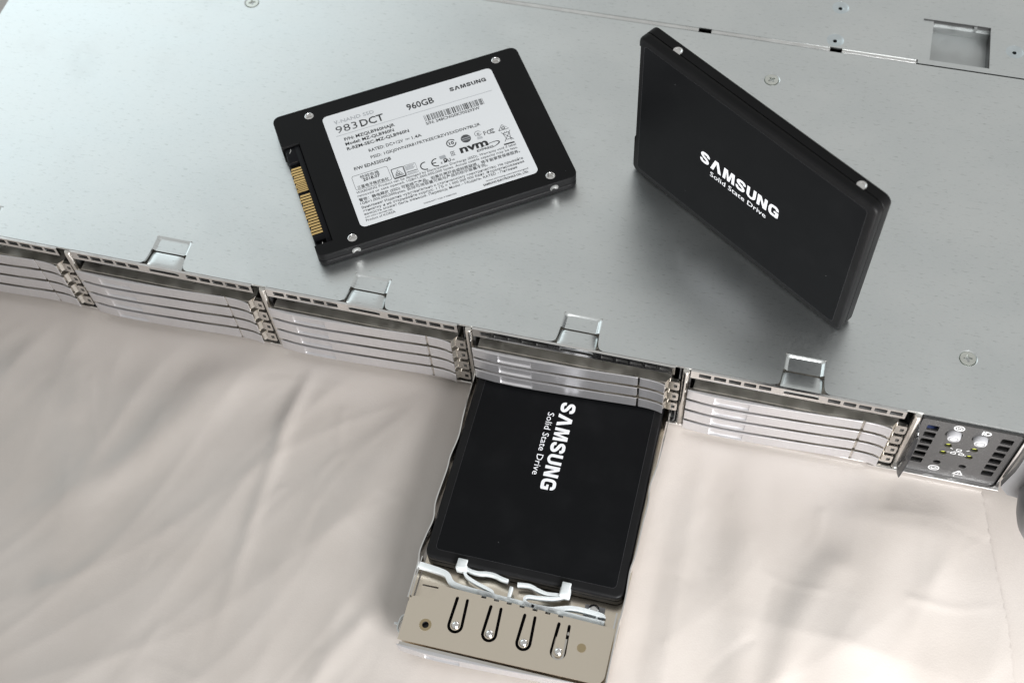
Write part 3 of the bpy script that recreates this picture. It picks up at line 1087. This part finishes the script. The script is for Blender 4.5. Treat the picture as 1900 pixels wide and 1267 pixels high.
def build_open():
    fz = -39.5
    fl = MB().prism([(158.6, -103.4), (229.0, -103.4), (229.6, -60), (230.6, 30), (158.2, 30)], fz - 0.5, fz, 'xy',
                    [[(159.9, -82.6), (165.6, -82.5), (165.6, -81.9), (159.9, -82.0)]])
    loc(fl).build('tray_floor', 'nickel_flat', op)
    # walls with their springy bends
    lw = smooth_path([(157.9, 20), (157.6, -7), (157.9, -19), (158.5, -27.5), (157.7, -36), (157.9, -41.6), (157.4, -54), (158.4, -60.6), (157.6, -67), (157.1, -73), (157.7, -78), (157.8, -90)], 6)
    mb = MB()
    mb.ribbon(lw, 0.45, fz + 0.01, -31.9, 'xy')
    mb.ribbon([(158.05, -74), (158.05, -88.5)], 0.35, fz + 0.01, -34.2, 'xy')
    loc(mb).build('side_wall', 'chrome', op, angle=50)
    rw = smooth_path([(231.4, 20), (231.2, -5), (231.0, -14), (230.8, -21), (230.3, -26), (229.6, -32), (230.2, -38), (229.9, -46), (229.8, -54), (229.6, -59), (229.0, -64), (229.4, -73), (229.2, -80), (228.9, -84), (229.0, -103)], 6)
    mb = MB()
    mb.ribbon(rw, 0.45, fz + 0.01, -31.9, 'xy')
    mb.ribbon([(227.6, -78.6), (227.6, -84.3)], 0.5, fz + 0.01, -34.0, 'xy')
    loc(mb).build('side_wall', 'chrome', op, angle=50)
    # end plate with its four sprung tongues
    z1 = -33.0
    edge = [(167.0, -83.15)]
    nx = [182.8, 187.25, 191.7, 196.2, 200.7, 205.15, 209.6]
    for x in nx:
        y = -83.15 - (x - 167) * 0.0205
        edge += [(x - 0.85, y), (x - 0.85, y - 0.75), (x + 0.85, y - 0.75), (x + 0.85, y)]
    edge += [(228.2, -84.45), (228.2, -100.6)]
    edge += [(228.0, -101.8), (227.2, -103.0), (226.0, -103.6), (224.4, -103.85)]
    edge += [(158.3, -104.4), (158.1, -91.4), (158.35, -89.9), (159.2, -88.9), (160.6, -88.55), (164.2, -88.6), (165.6, -88.2), (166.5, -87.0), (166.85, -85.2)]
    slots = []
    beads = []
    for i in range(4):
        cx, cy = 175.95 + 11.83 * i, -95.55 - 0.27 * i
        o, r = 2.72, 1.72
        top = cy + 9.4
        outer = [(cx - 2.35, top), (cx - o, cy)] + [(cx + o * math.cos(math.radians(a)), cy + o * math.sin(math.radians(a))) for a in range(195, 346, 15)] + [(cx + o, cy), (cx + 2.25, top - 0.1)]
        outer_r = [(cx + 2.05, top + 0.35), (cx + 1.5, top + 0.4), (cx + 1.22, top)]
        inner = [(cx + r, cy)] + [(cx + r * math.cos(math.radians(a)), cy + r * math.sin(math.radians(a))) for a in range(345, 194, -15)] + [(cx - r, cy), (cx - 1.25, top)]
        outer_l = [(cx - 1.5, top + 0.45), (cx - 2.1, top + 0.45)]
        slots.append(outer + outer_r + inner + outer_l)
        beads.append((cx, cy))
    hole = circle(166.1, -97.6, 1.15, 16)
    plate = MB().prism(edge, z1 - 0.55, z1, 'xy', slots + [hole])
    plate_o = loc(plate).build('end_plate', 'nickel_flat', op)
    for cx, cy in beads:
        prof = [(1.52, -0.05), (1.42, 0.3), (1.15, 0.75), (0.7, 1.1), (0.05, 1.22)]
        loc(MB().lathe(prof, (cx, cy + 0.1, z1), 'z', 18)).build('spring_bead', 'chrome', op, angle=60)
    # dark parts under the tongues: light guides and springs
    loc(MB().box(171.5, 215.5, -99.3, -84.8, -38.6, -36.6)).build('guide_block', 'black_plastic', op)
    g = MB()
    g.rbox(209.2, 213.6, -99.2, -90.9, -35.9, -34.7, 0.2)
    g.rbox(212.0, 214.2, -89.6, -88.4, -35.9, -34.9, 0.2)
    loc(g).build('spring_strip', 'nickel', op)
    # pressed-in nut and its blind twin
    for (cx, cy, ro, ri) in ((166.1, -97.6, 2.0, 1.15), (218.7, -93.3, 1.45, 0.0)):
        star = []
        for k in range(36):
            rr = ro + (0.16 if k % 2 else -0.02)
            star.append((cx + rr * math.cos(k * math.pi / 18), cy + rr * math.sin(k * math.pi / 18)))
        mb = MB().prism(star, z1 - 0.1, z1 + 0.035, 'xy', [circle(cx, cy, ri, 16)] if ri else [])
        nut = loc(mb).build('press_nut', 'brass', op)
        if ri:
            loc(MB().lathe([(1.13, -0.02), (1.1, -2.5), (0.05, -2.5)], (cx, cy, z1), 'z', 16, False)).build('nut_bore', 'dark_shade_steel', op)
    # little hook outside the plate's left edge
    hk = MB().ribbon(smooth_path([(158.3, -95.0), (157.2, -95.7), (156.7, -97.2), (156.7, -100.2), (158.0, -101.5)], 4), 0.5, -37.5, -35.2, 'xy')
    hk.box(154.9, 156.6, -98.7, -98.1, -37.2, -36.2)
    loc(hk).build('edge_hook', 'nylon', op, angle=60)
    # screw lug
    lg = MB().prism(rrect(216.4, 223.3, -81.0, -76.4, 0.2, 2), -39.45, -38.6, 'xy')
    l_o = loc(lg).build('screw_lug', 'white_plastic', op)
    sc = MB().lathe([(2.0, -0.1), (2.0, 0.5), (1.7, 0.9), (1.1, 1.05), (0.9, 0.75), (0.05, 0.7)], (219.5, -78.0, -38.6), 'z', 20)
    loc(sc).build('screw', 'chrome', op, angle=40)
    # white retaining spring
    zt, zb = -33.9, -36.4
    n = MB()
    n.ribbon(smooth_path([(157.9, -77.2), (160, -77.3), (165.8, -77.9), (168.3, -78.7), (170.2, -80.8), (172.6, -81.7), (178, -82.2), (186, -82.4)], 5), 2.0, zb, zt - 0.1, 'xy')
    n.ribbon([(180, -82.35), (224.2, -83.2)], 1.7, -39.4, zt - 0.05, 'xy')
    # left hook, its wavy finger and its brace
    n.rbox(170.7, 174.6, -76.4, -74.45, -36.5, -31.6, 0.4)
    n.rbox(170.9, 174.4, -76.2, -72.7, -32.05, -31.3, 0.3)
    n.ribbon(smooth_path([(174.2, -75.0), (176.2, -75.5), (179, -75.5), (181.4, -75.0), (184.2, -75.0), (186.6, -75.6), (189.2, -76.0)], 5), 1.12, zb, zt, 'xy')
    n.ribbon(smooth_path([(173.6, -75.6), (174.6, -77.4), (178.0, -78.9), (183.0, -80.3), (184.9, -81.0), (185.5, -82.2), (186.0, -83.0)], 5), 1.0, zb, zt, 'xy')
    # centre post
    n.rbox(190.2, 191.5, -82.6, -77.6, zb, zt - 0.1, 0.3)
    # right finger, hook and return
    n.ribbon(smooth_path([(192.6, -76.4), (194.8, -76.1), (197.2, -76.0), (200.2, -76.9), (203.2, -77.4), (207.4, -76.9)], 5), 1.12, zb, zt, 'xy')
    n.rbox(207.4, 211.0, -77.6, -74.45, -36.5, -31.6, 0.4)
    n.rbox(207.6, 210.8, -77.4, -72.8, -32.05, -31.3, 0.3)
    n.ribbon(smooth_path([(208.8, -77.2), (205.6, -78.5), (200.5, -79.4), (197.2, -79.8), (196.2, -80.8), (197.0, -82.0), (200, -82.9)], 5), 1.0, zb, zt, 'xy')
    n.ribbon(smooth_path([(199, -82.6), (205, -82.5), (209, -81.4), (212.4, -80.4), (217, -80.2), (222.6, -80.6), (223.6, -81.6), (223.7, -84.0)], 5), 1.5, zb, zt, 'xy')
    n.box(221.0, 221.7, -83.2, -81.0, zb, zt - 0.6)
    loc(n).build('retainer_spring', 'nylon', op, angle=50)


build_open()


# ------------------------------------------------------------------ solid state drives
LU, LV = 100.2, 69.85


def shell_outline(depth, v0, v1, r=3.0, inset=0.0):
    """rounded outline with the connector notch in its u = 0 side (counter-clockwise)"""
    p = rrect(0, LU, 0, LV, r, 6)
    out = []
    # rrect starts at the (x1, y1) corner and runs counter-clockwise; the u=0 side lies between corner 2 and corner 3
    out += p[:14]
    out += [(0, v1), (depth, v1), (depth, v0), (0, v0)]
    out += p[14:]
    return out


def boolean_cut(o, cutters):
    """cut cylinders out of a shell, in place; the cutters are thrown away"""
    tmp = []
    for c in cutters:
        me = c.mesh('cutter', 32)
        me.transform(Matrix.Scale(1000, 4))
        t = bpy.data.objects.new('cutter', me)
        COL.objects.link(t)
        tmp.append(t)
    o.data.transform(Matrix.Scale(1000, 4))
    for t in tmp:
        md = o.modifiers.new('cut', 'BOOLEAN')
        md.operation = 'DIFFERENCE'
        md.solver = 'EXACT'
        md.object = t
    dg = bpy.context.evaluated_depsgraph_get()
    me = bpy.data.meshes.new_from_object(o.evaluated_get(dg), depsgraph=dg)
    o.modifiers.clear()
    mats = [mm for mm in o.data.materials]
    o.data = me
    if not me.materials:
        for mm in mats:
            me.materials.append(mm)
    me.transform(Matrix.Scale(0.001, 4))
    me.polygons.foreach_set('use_smooth', [True] * len(me.polygons))
    me.set_sharp_from_angle(angle=math.radians(32))
    for t in tmp:
        bpy.data.objects.remove(t)


HU, HV = (14.0, 90.6), (4.07, 65.78)


def ssd_prototype():
    """local frame: u along the length from the plug, v across, w = 0 the logo face, w = 7 the label face"""
    t = empty('solid_state_drive', (0, 0, 0))
    # logo-side shell
    o0 = shell_outline(0.55, 5.4, 52.0)
    rings = []
    for d, w in ((1.15, 0.0), (0.75, 0.07), (0.36, 0.28), (0.10, 0.65), (0.0, 1.15), (0.0, 2.95), (0.12, 3.1)):
        rings.append([(x, y, w) for x, y in (offset_poly(o0, d) if d else o0)])
    a = MB().loft(rings).build('logo_shell', 'black_case', t, angle=40)
    # dark joint
    o1 = offset_poly(shell_outline(6.9, 5.5, 54.0), 0.45)
    MB().loft([[(x, y, 3.05) for x, y in o1], [(x, y, 3.45) for x, y in o1]]).build('shell_joint', 'seam_black', t)
    # label-side shell with the plug opening
    o2 = shell_outline(6.9, 5.5, 54.0)
    rings = []
    for d, w in ((0.10, 3.40), (0.0, 3.52), (0.0, 6.55), (0.09, 6.82), (0.33, 7.0)):
        rings.append([(x, y, w) for x, y in (offset_poly(o2, d) if d else o2)])
    b = MB().loft(rings).build('label_shell', 'black_case', t, angle=40)
    cut = []
    for u in HU:
        for v in HV:
            cut.append(MB().lathe([(1.95, 0), (1.95, 1.6)], (u, v, 6.45 - 1.0), 'z', 24))
            ins = MB().lathe([(1.9, 5.5), (1.9, 6.62), (1.7, 6.74), (1.35, 6.74), (1.22, 6.55), (1.22, 6.2), (1.05, 6.1), (1.22, 6.0), (1.05, 5.85), (1.05, 5.5), (0.03, 5.5)], (u, v, 0), 'z', 22, False)
            ins.build('threaded_insert', 'chrome', t, angle=40)
        for v, sg in ((0.0, 1), (LV, -1)):
            cut.append(MB().lathe([(1.72, -1.0), (1.72, 2.6)], (u, v, 4.0) if sg > 0 else (u, v - 1.6, 4.0), 'y', 24))
            prof = [(1.7, 2.4), (1.7, 0.2), (1.62, 0.03), (1.42, 0.03), (1.32, 0.12), (1.1, 0.2), (1.15, 0.26), (0.9, 0.32), (0.95, 0.38), (0.7, 0.42), (0.4, 0.46), (0.03, 0.46)]
            ins = MB().lathe([(r, h * sg) for r, h in prof], (u, v, 4.0), 'y', 22, False)
            ins.build('threaded_insert', 'chrome', t, angle=40)
    boolean_cut(b, cut)
    # collars where the threads bulge into the other shell
    # sunk film on the logo face
    MB().prism(rrect(2.9, 97.0, 3.2, 66.6, 1.4, 4), -0.035, 0.05, 'xy').build('logo_film', 'black_film', t)
    hair = MB()
    L = rrect(2.86, 97.04, 3.16, 66.64, 1.44, 4)
    L.append(L[0])
    hair.ribbon_flat(L, 0.06, -0.038, 'xy')
    hair.build('film_edge', 'film_edge', t)

    def fn(u, v, w):
        return (u, LV - v, -w)
    mk = MB()
    wordmark(mk, 31.7, 33.0, 35.3, 5.35, 0.05, fn)
    mk.build('wordmark', 'white_print', t, recalc=False)
    mk = MB()
    put_text(mk, 'Solid State Drive', 36.8, 29.0, 25.4, 2.35, 0.05, 0.004, fn=fn)
    mk.build('logo_subtitle', 'white_print', t, recalc=False)
    # plug housing
    h = MB()
    h.rbox(0.75, 6.75, 5.7, 53.8, 3.3, 4.3, 0.15)
    h.rbox(4.75, 6.75, 5.7, 53.8, 4.2, 6.15, 0.2)
    h.rbox(1.0, 5.2, 46.4, 53.6, 4.2, 6.0, 0.3)
    h.rbox(0.6, 5.2, 7.9, 10.8, 4.2, 6.0, 0.3)
    h.rbox(0.9, 6.7, 5.8, 7.6, 3.6, 4.9, 0.2)
    hs = h.build('plug_housing', 'black_plastic', t, angle=40)
    return t, hs


def label_prints(t):
    lab = MB().prism(rrect(18.2, 87.2, 6.9, 62.6, 2.0, 5), 6.97, 7.06, 'xy').build('label', 'label', t)
    H = 7.09
    ink, grey, pale = MB(), MB(), MB()
    # (text, u0, v0, width, cap, boldness, target)
    rows = [
        ('V', 22.1, 57.35, 1.5, 1.75, 0.03, pale), ('-NAND SSD', 23.8, 57.35, 14.2, 1.65, 0.006, pale),
        ('983', 21.8, 52.7, 8.4, 3.45, -0.006, ink), ('DCT', 31.4, 52.6, 9.4, 3.35, 0.014, ink),
        ('960GB', 50.5, 53.7, 10.8, 3.0, 0.016, ink),
        ('P/N: MZQLB960HAJR', 23.6, 48.2, 20.0, 1.45, 0.020, ink),
        ('Model: MZ-QLB960N', 23.4, 45.8, 19.2, 1.45, 0.020, ink),
        ('R-REM-SEC-MZ-QLB960N', 23.3, 43.3, 24.6, 1.45, 0.020, ink),
        ('S/N: S48CNG0K700293W', 55.0, 44.0, 21.7, 1.35, 0.010, ink),
        ('RATED: DC+12V', 30.8, 39.5, 13.6, 1.45, 0.010, ink), ('1.4A', 47.9, 39.4, 3.8, 1.45, 0.010, ink),
        ('PSID: 1GKJ0WN3R81FRTKEECBZV35XD0W78L2R', 30.6, 36.2, 43.6, 1.35, 0.008, ink),
        ('F/W EDA5202QB', 23.2, 33.0, 14.4, 1.45, 0.020, ink),
        ('2018.07', 24.9, 26.9, 6.6, 1.35, 0.020, ink), ('检验合格', 24.2, 28.6, 7.4, 1.15, 0.006, grey),
        ('三星电子株式会社', 21.9, 24.2, 12.2, 1.15, 0.010, ink),
        ('WARNING Product can be damaged by Electrostatic Discharge (ESD). Warranty void if label', 20.9, 22.1, 62.7, 1.08, 0.004, grey),
        ('removed or case opened. 1GB=1,000,000,000 bytes. Actual usable capacity may be less.', 20.9, 20.5, 62.8, 1.08, 0.004, grey),
        ('警告：静电释放 (ESD) 可能损害产品。如果外壳开启或标签破损，将不能享受保修服务。', 20.9, 18.35, 63.0, 1.15, 0.012, grey),
        ('1GB=1,000,000,000bytes, 实际可用容量可能与产品的标示容量不同。', 20.9, 16.75, 49.5, 1.1, 0.008, grey),
        ('Внимание! Изделие чувствительно к статическому электричеству. Не срывайте', 20.9, 14.85, 63.0, 1.1, 0.006, grey),
        ('этикетку и не открывайте корпус. 1 ГБ = 1 000 000 000 байт. Форматированная', 20.9, 13.2, 62.8, 1.1, 0.006, grey),
        ('емкость может быть меньше. Перевод: Model – Модель, RATED - Питание', 20.9, 11.6, 59.5, 1.1, 0.006, grey),
        ('CAN ICES-3 (B)/NMB-3(B)', 20.8, 10.35, 10.4, 0.6, 0.006, grey),
        ('Product of KOREA', 20.8, 8.75, 11.2, 1.05, 0.004, grey),
        ('www.samsung.com/samsungssd', 67.4, 9.75, 16.6, 0.75, 0.004, grey),
        ('SAMSUNG ELECTRONICS CO., LTD.', 65.9, 8.15, 17.7, 0.85, 0.03, ink),
        ('WARRANTY VOID IF REMOVED', 42.7, 8.5, 12.8, 0.6, 0.006, grey),
        ('nvm', 63.0, 26.1, 11.0, 3.4, 0.035, ink), ('EXPRESS', 68.9, 24.3, 6.6, 0.95, 0.02, ink),
        ('10', 60.15, 31.35, 1.9, 1.5, 0.03, ink), ('FC', 74.0, 30.9, 2.9, 1.95, 0.0, ink),
        ('Я', 55.6, 24.1, 1.5, 1.7, 0.03, ink), ('U', 57.2, 23.9, 1.2, 1.5, 0.03, ink), ('c', 54.4, 24.0, 0.7, 1.1, 0.02, ink), ('us', 58.7, 24.0, 1.1, 0.8, 0.01, ink),
        ('e', 71.4, 32.0, 1.1, 1.6, 0.0, grey),
    ]
    for s, u, v, wd, cap, bold, dst in rows:
        put_text(dst, s, u, v, wd, cap, H, bold)

    def ident(u, v, w):
        return (u, v, w)
    wordmark(ink, 68.7, 56.6, 14.9, 1.85, H, ident)
    pale.ribbon_flat([(21.2, 51.45), (84.0, 51.2)], 0.16, H - 0.01)
    # dc sign
    ink.ribbon_flat([(45.3, 40.35), (47.0, 40.35)], 0.16, H)
    for k in range(3):
        ink.ribbon_flat([(45.3 + k * .62, 39.95), (45.72 + k * .62, 39.95)], 0.16, H)

    def arc(dst, cx, cy, r, w, a0=0, a1=360, sx=1.0, n=24):
        dst.ribbon_flat([(cx + sx * r * math.cos(math.radians(a0 + (a1 - a0) * k / n)), cy + r * math.sin(math.radians(a0 + (a1 - a0) * k / n))) for k in range(n + 1)], w, H)

    def frame(dst, x0, x1, y0, y1, r, w):
        q = rrect(x0, x1, y0, y1, r, 3)
        q.append(q[0])
        dst.ribbon_flat(q, w, H)
    # CE
    arc(ink, 48.6, 25.35, 1.75, 0.42, 75, 285, 1.0)
    arc(ink, 53.0, 25.35, 1.75, 0.42, 75, 285, 1.0)
    ink.ribbon_flat([(51.4, 25.35), (52.9, 25.35)], 0.4, H + 0.003)
    # inspection box, safety mark box
    frame(grey, 21.2, 35.1, 23.7, 30.6, 0.8, 0.13)
    frame(ink, 36.0, 40.6, 23.9, 28.3, 0.3, 0.30)
    frame(grey, 40.9, 45.4, 23.6, 28.3, 0.3, 0.10)
    ink.ribbon_flat([(36.0, 23.75), (40.7, 23.75)], 0.55, H + 0.003)
    ink.ribbon_flat([(37.0, 25.3), (38.3, 27.4), (39.6, 25.3), (37.0, 25.3)], 0.22, H)
    arc(ink, 38.3, 25.9, 0.42, 0.16)
    grey.ribbon_flat([(36.7, 24.7), (39.9, 24.7)], 0.35, H)
    for k in range(4):
        pale.ribbon_flat([(41.2, 27.7 - k * .55), (44.9 - .6 * (k % 2), 27.7 - k * .55)], 0.28, H)
    grey.ribbon_flat([(41.2, 24.9), (45.2, 24.9)], 0.28, H)
    pale.ribbon_flat([(41.4, 24.1), (44.9, 24.1)], 0.3, H)
    # round marks
    arc(ink, 61.05, 32.05, 1.75, 0.38, 30, 355)
    arc(ink, 61.05, 32.05, 1.1, 0.0)
    g = MB()
    disc = circle(66.9, 32.1, 1.95, 24)
    grey.sheet(disc, H)
    pale.ribbon_flat([(65.3, 32.5), (68.5, 32.5)], 0.35, H + 0.01)
    pale.ribbon_flat([(65.3, 31.6), (68.5, 31.6)], 0.3, H + 0.01)
    arc(grey, 71.9, 32.7, 1.25, 0.16, 20, 340)
    for k in range(3):
        pale.ribbon_flat([(70.9, 30.8 - k * .4), (73.0, 30.8 - k * .4)], 0.18, H)
    arc(ink, 77.6, 31.85, 1.0, 0.28, 50, 310)
    arc(ink, 77.7, 31.85, 0.5, 0.22, 50, 310)
    # certification triangle with a ball, bin with a cross
    grey.ribbon_flat([(79.7, 30.9), (81.7, 33.4), (83.7, 30.9), (79.7, 30.9)], 0.26, H)
    arc(grey, 81.7, 31.7, 0.55, 0.3)
    for p, q in (((80.6, 29.2), (83.4, 29.2)), ((80.8, 28.9), (81.2, 25.9)), ((83.2, 28.9), (82.8, 25.9)), ((81.2, 25.9), (82.8, 25.9)), ((81.5, 29.2), (81.7, 29.8)), ((82.4, 29.8), (82.5, 29.2)), ((80.2, 29.8), (83.8, 25.2)), ((83.8, 29.8), (80.2, 25.2))):
        grey.ribbon_flat([p, q], 0.2, H + random.random() * 0.004)
    arc(grey, 82.9, 25.6, 0.3, 0.18)
    ink.ribbon_flat([(79.4, 23.9), (83.5, 23.75)], 0.62, H)
    # swoosh of the bus logo, small marks
    ink.ribbon_flat(smooth_path([(70.5, 25.6), (74.5, 26.6), (77.3, 26.7), (78.2, 25.9), (76.8, 24.9), (74.6, 24.2)], 5), [0.10, 0.12, 0.14, 0.16, 0.18, 0.2, 0.22, 0.25, 0.28, 0.3, 0.34, 0.38, 0.42, 0.45, 0.46, 0.46, 0.45, 0.42, 0.38, 0.34, 0.3, 0.26, 0.22, 0.18, 0.14, 0.1], H)
    pale.sheet(rrect(54.7, 57.1, 26.1, 27.6, 0.3, 2), H)
    for k in range(3):
        grey.ribbon_flat([(59.4 + k * .55, 26.0), (59.4 + k * .55, 28.2)], 0.16, H)
        grey.ribbon_flat([(59.2, 26.2 + k * .9), (60.9, 26.2 + k * .9)], 0.14, H + 0.004)
    # bar code
    rr = random.Random(4)
    u = 55.2
    bars = MB()
    while u < 79.0:
        w = rr.choice((0.16, 0.16, 0.3, 0.45))
        bars.sheet([(u, 45.75), (u + w, 45.75), (u + w, 48.85), (u, 48.85)], H)
        u += w + rr.choice((0.16, 0.2, 0.34, 0.5))
    bars.build('bar_code', 'ink', lab, recalc=False)
    ink.build('lettering', 'ink', lab, recalc=False)
    grey.build('small_print', 'ink_grey', lab, recalc=False)
    pale.build('pale_print', 'ink_pale', lab, recalc=False)
    return lab


proto_ssd, housing = ssd_prototype()
ssd2 = copy_tree(proto_ssd)
ssd3 = copy_tree(proto_ssd)
ssd1 = proto_ssd
label_prints(ssd1)
# contacts, only where the plug is seen
wide = MB()
prof = [(0.55, 4.0), (0.62, 4.45), (0.95, 4.72), (4.9, 4.78), (4.9, 4.45), (0.9, 4.35)]
wide.prism(prof, -0.42, 0.42, 'xz')
nar = MB().prism(prof, -0.26, 0.26, 'xz')
mw, mn = wide.mesh('contact_pin', 20), nar.mesh('contact_pin', 20)
mw.materials.append(M['gold'])
mn.materials.append(M['gold'])
vs = [(v, 0) for v in (44.15, 42.85, 41.6, 40.35, 39.1, 37.9)] + [(v, 1) for v in (36.95, 36.15, 35.35, 34.55, 33.75, 32.95)] + [(30.7 - 1.31 * k, 0) for k in range(15)]
for i, (v, kind) in enumerate(vs):
    o = bpy.data.objects.new('contact_pin', mn if kind else mw)
    COL.objects.link(o)
    o.parent = housing
    o.location = ((-0.15 if i % 3 else 0.25) * S, v * S, 0)
tg = MB()
tg.rbox(0.9, 4.9, 10.9, 31.45, 4.1, 4.42, 0.1)
tg.rbox(0.9, 4.9, 32.35, 44.9, 4.1, 4.42, 0.1)
tg.build('contact_tongue', 'black_plastic', housing)
for (u0, v0) in ((3.0, 51.9), (3.2, 6.7)):
    MB().ribbon(smooth_path([(u0 - 0.7, v0 - 0.9), (u0 - 0.3, v0 - 0.3), (u0, v0 + 0.1), (u0 + 0.2, v0 + 0.9)], 3), 0.22, 4.9, 6.08 if v0 > 20 else 5.1, 'xy').build('board_clip', 'chrome', housing)

# resting flat on the cover, label up
th = 0.58889
ssd1.location = W(98.444, 11.935, 0.04)
ssd1.rotation_euler = (0, 0, th)
tag(ssd1, 'black drive lying flat with its white printed label up', 'drive')
# standing on its long edge
th2 = -0.589
U = Vector((math.cos(th2), math.sin(th2), 0))
N = Vector((-math.sin(th2), math.cos(th2), 0))
K = Vector((0, 0, 1))
R2 = Matrix((U, -K, N)).transposed()
base2 = W(199.361, 80.633, 0.02)
ssd2.matrix_world = Matrix.Translation(base2 + K * LV * S) @ R2.to_4x4()
tag(ssd2, 'black drive standing upright on its long edge on the server', 'drive')
# in the pulled-out tray
R3 = Matrix((Vector((0, -1, 0)), Vector((-1, 0, 0)), Vector((0, 0, -1)))).transposed()
ssd3.matrix_world = Matrix.Translation(W(158.95 + LV, -74.33 + LU, -32.15)) @ R3.to_4x4()
tag(ssd3, 'black drive lying in the pulled-out tray, logo up', 'drive')
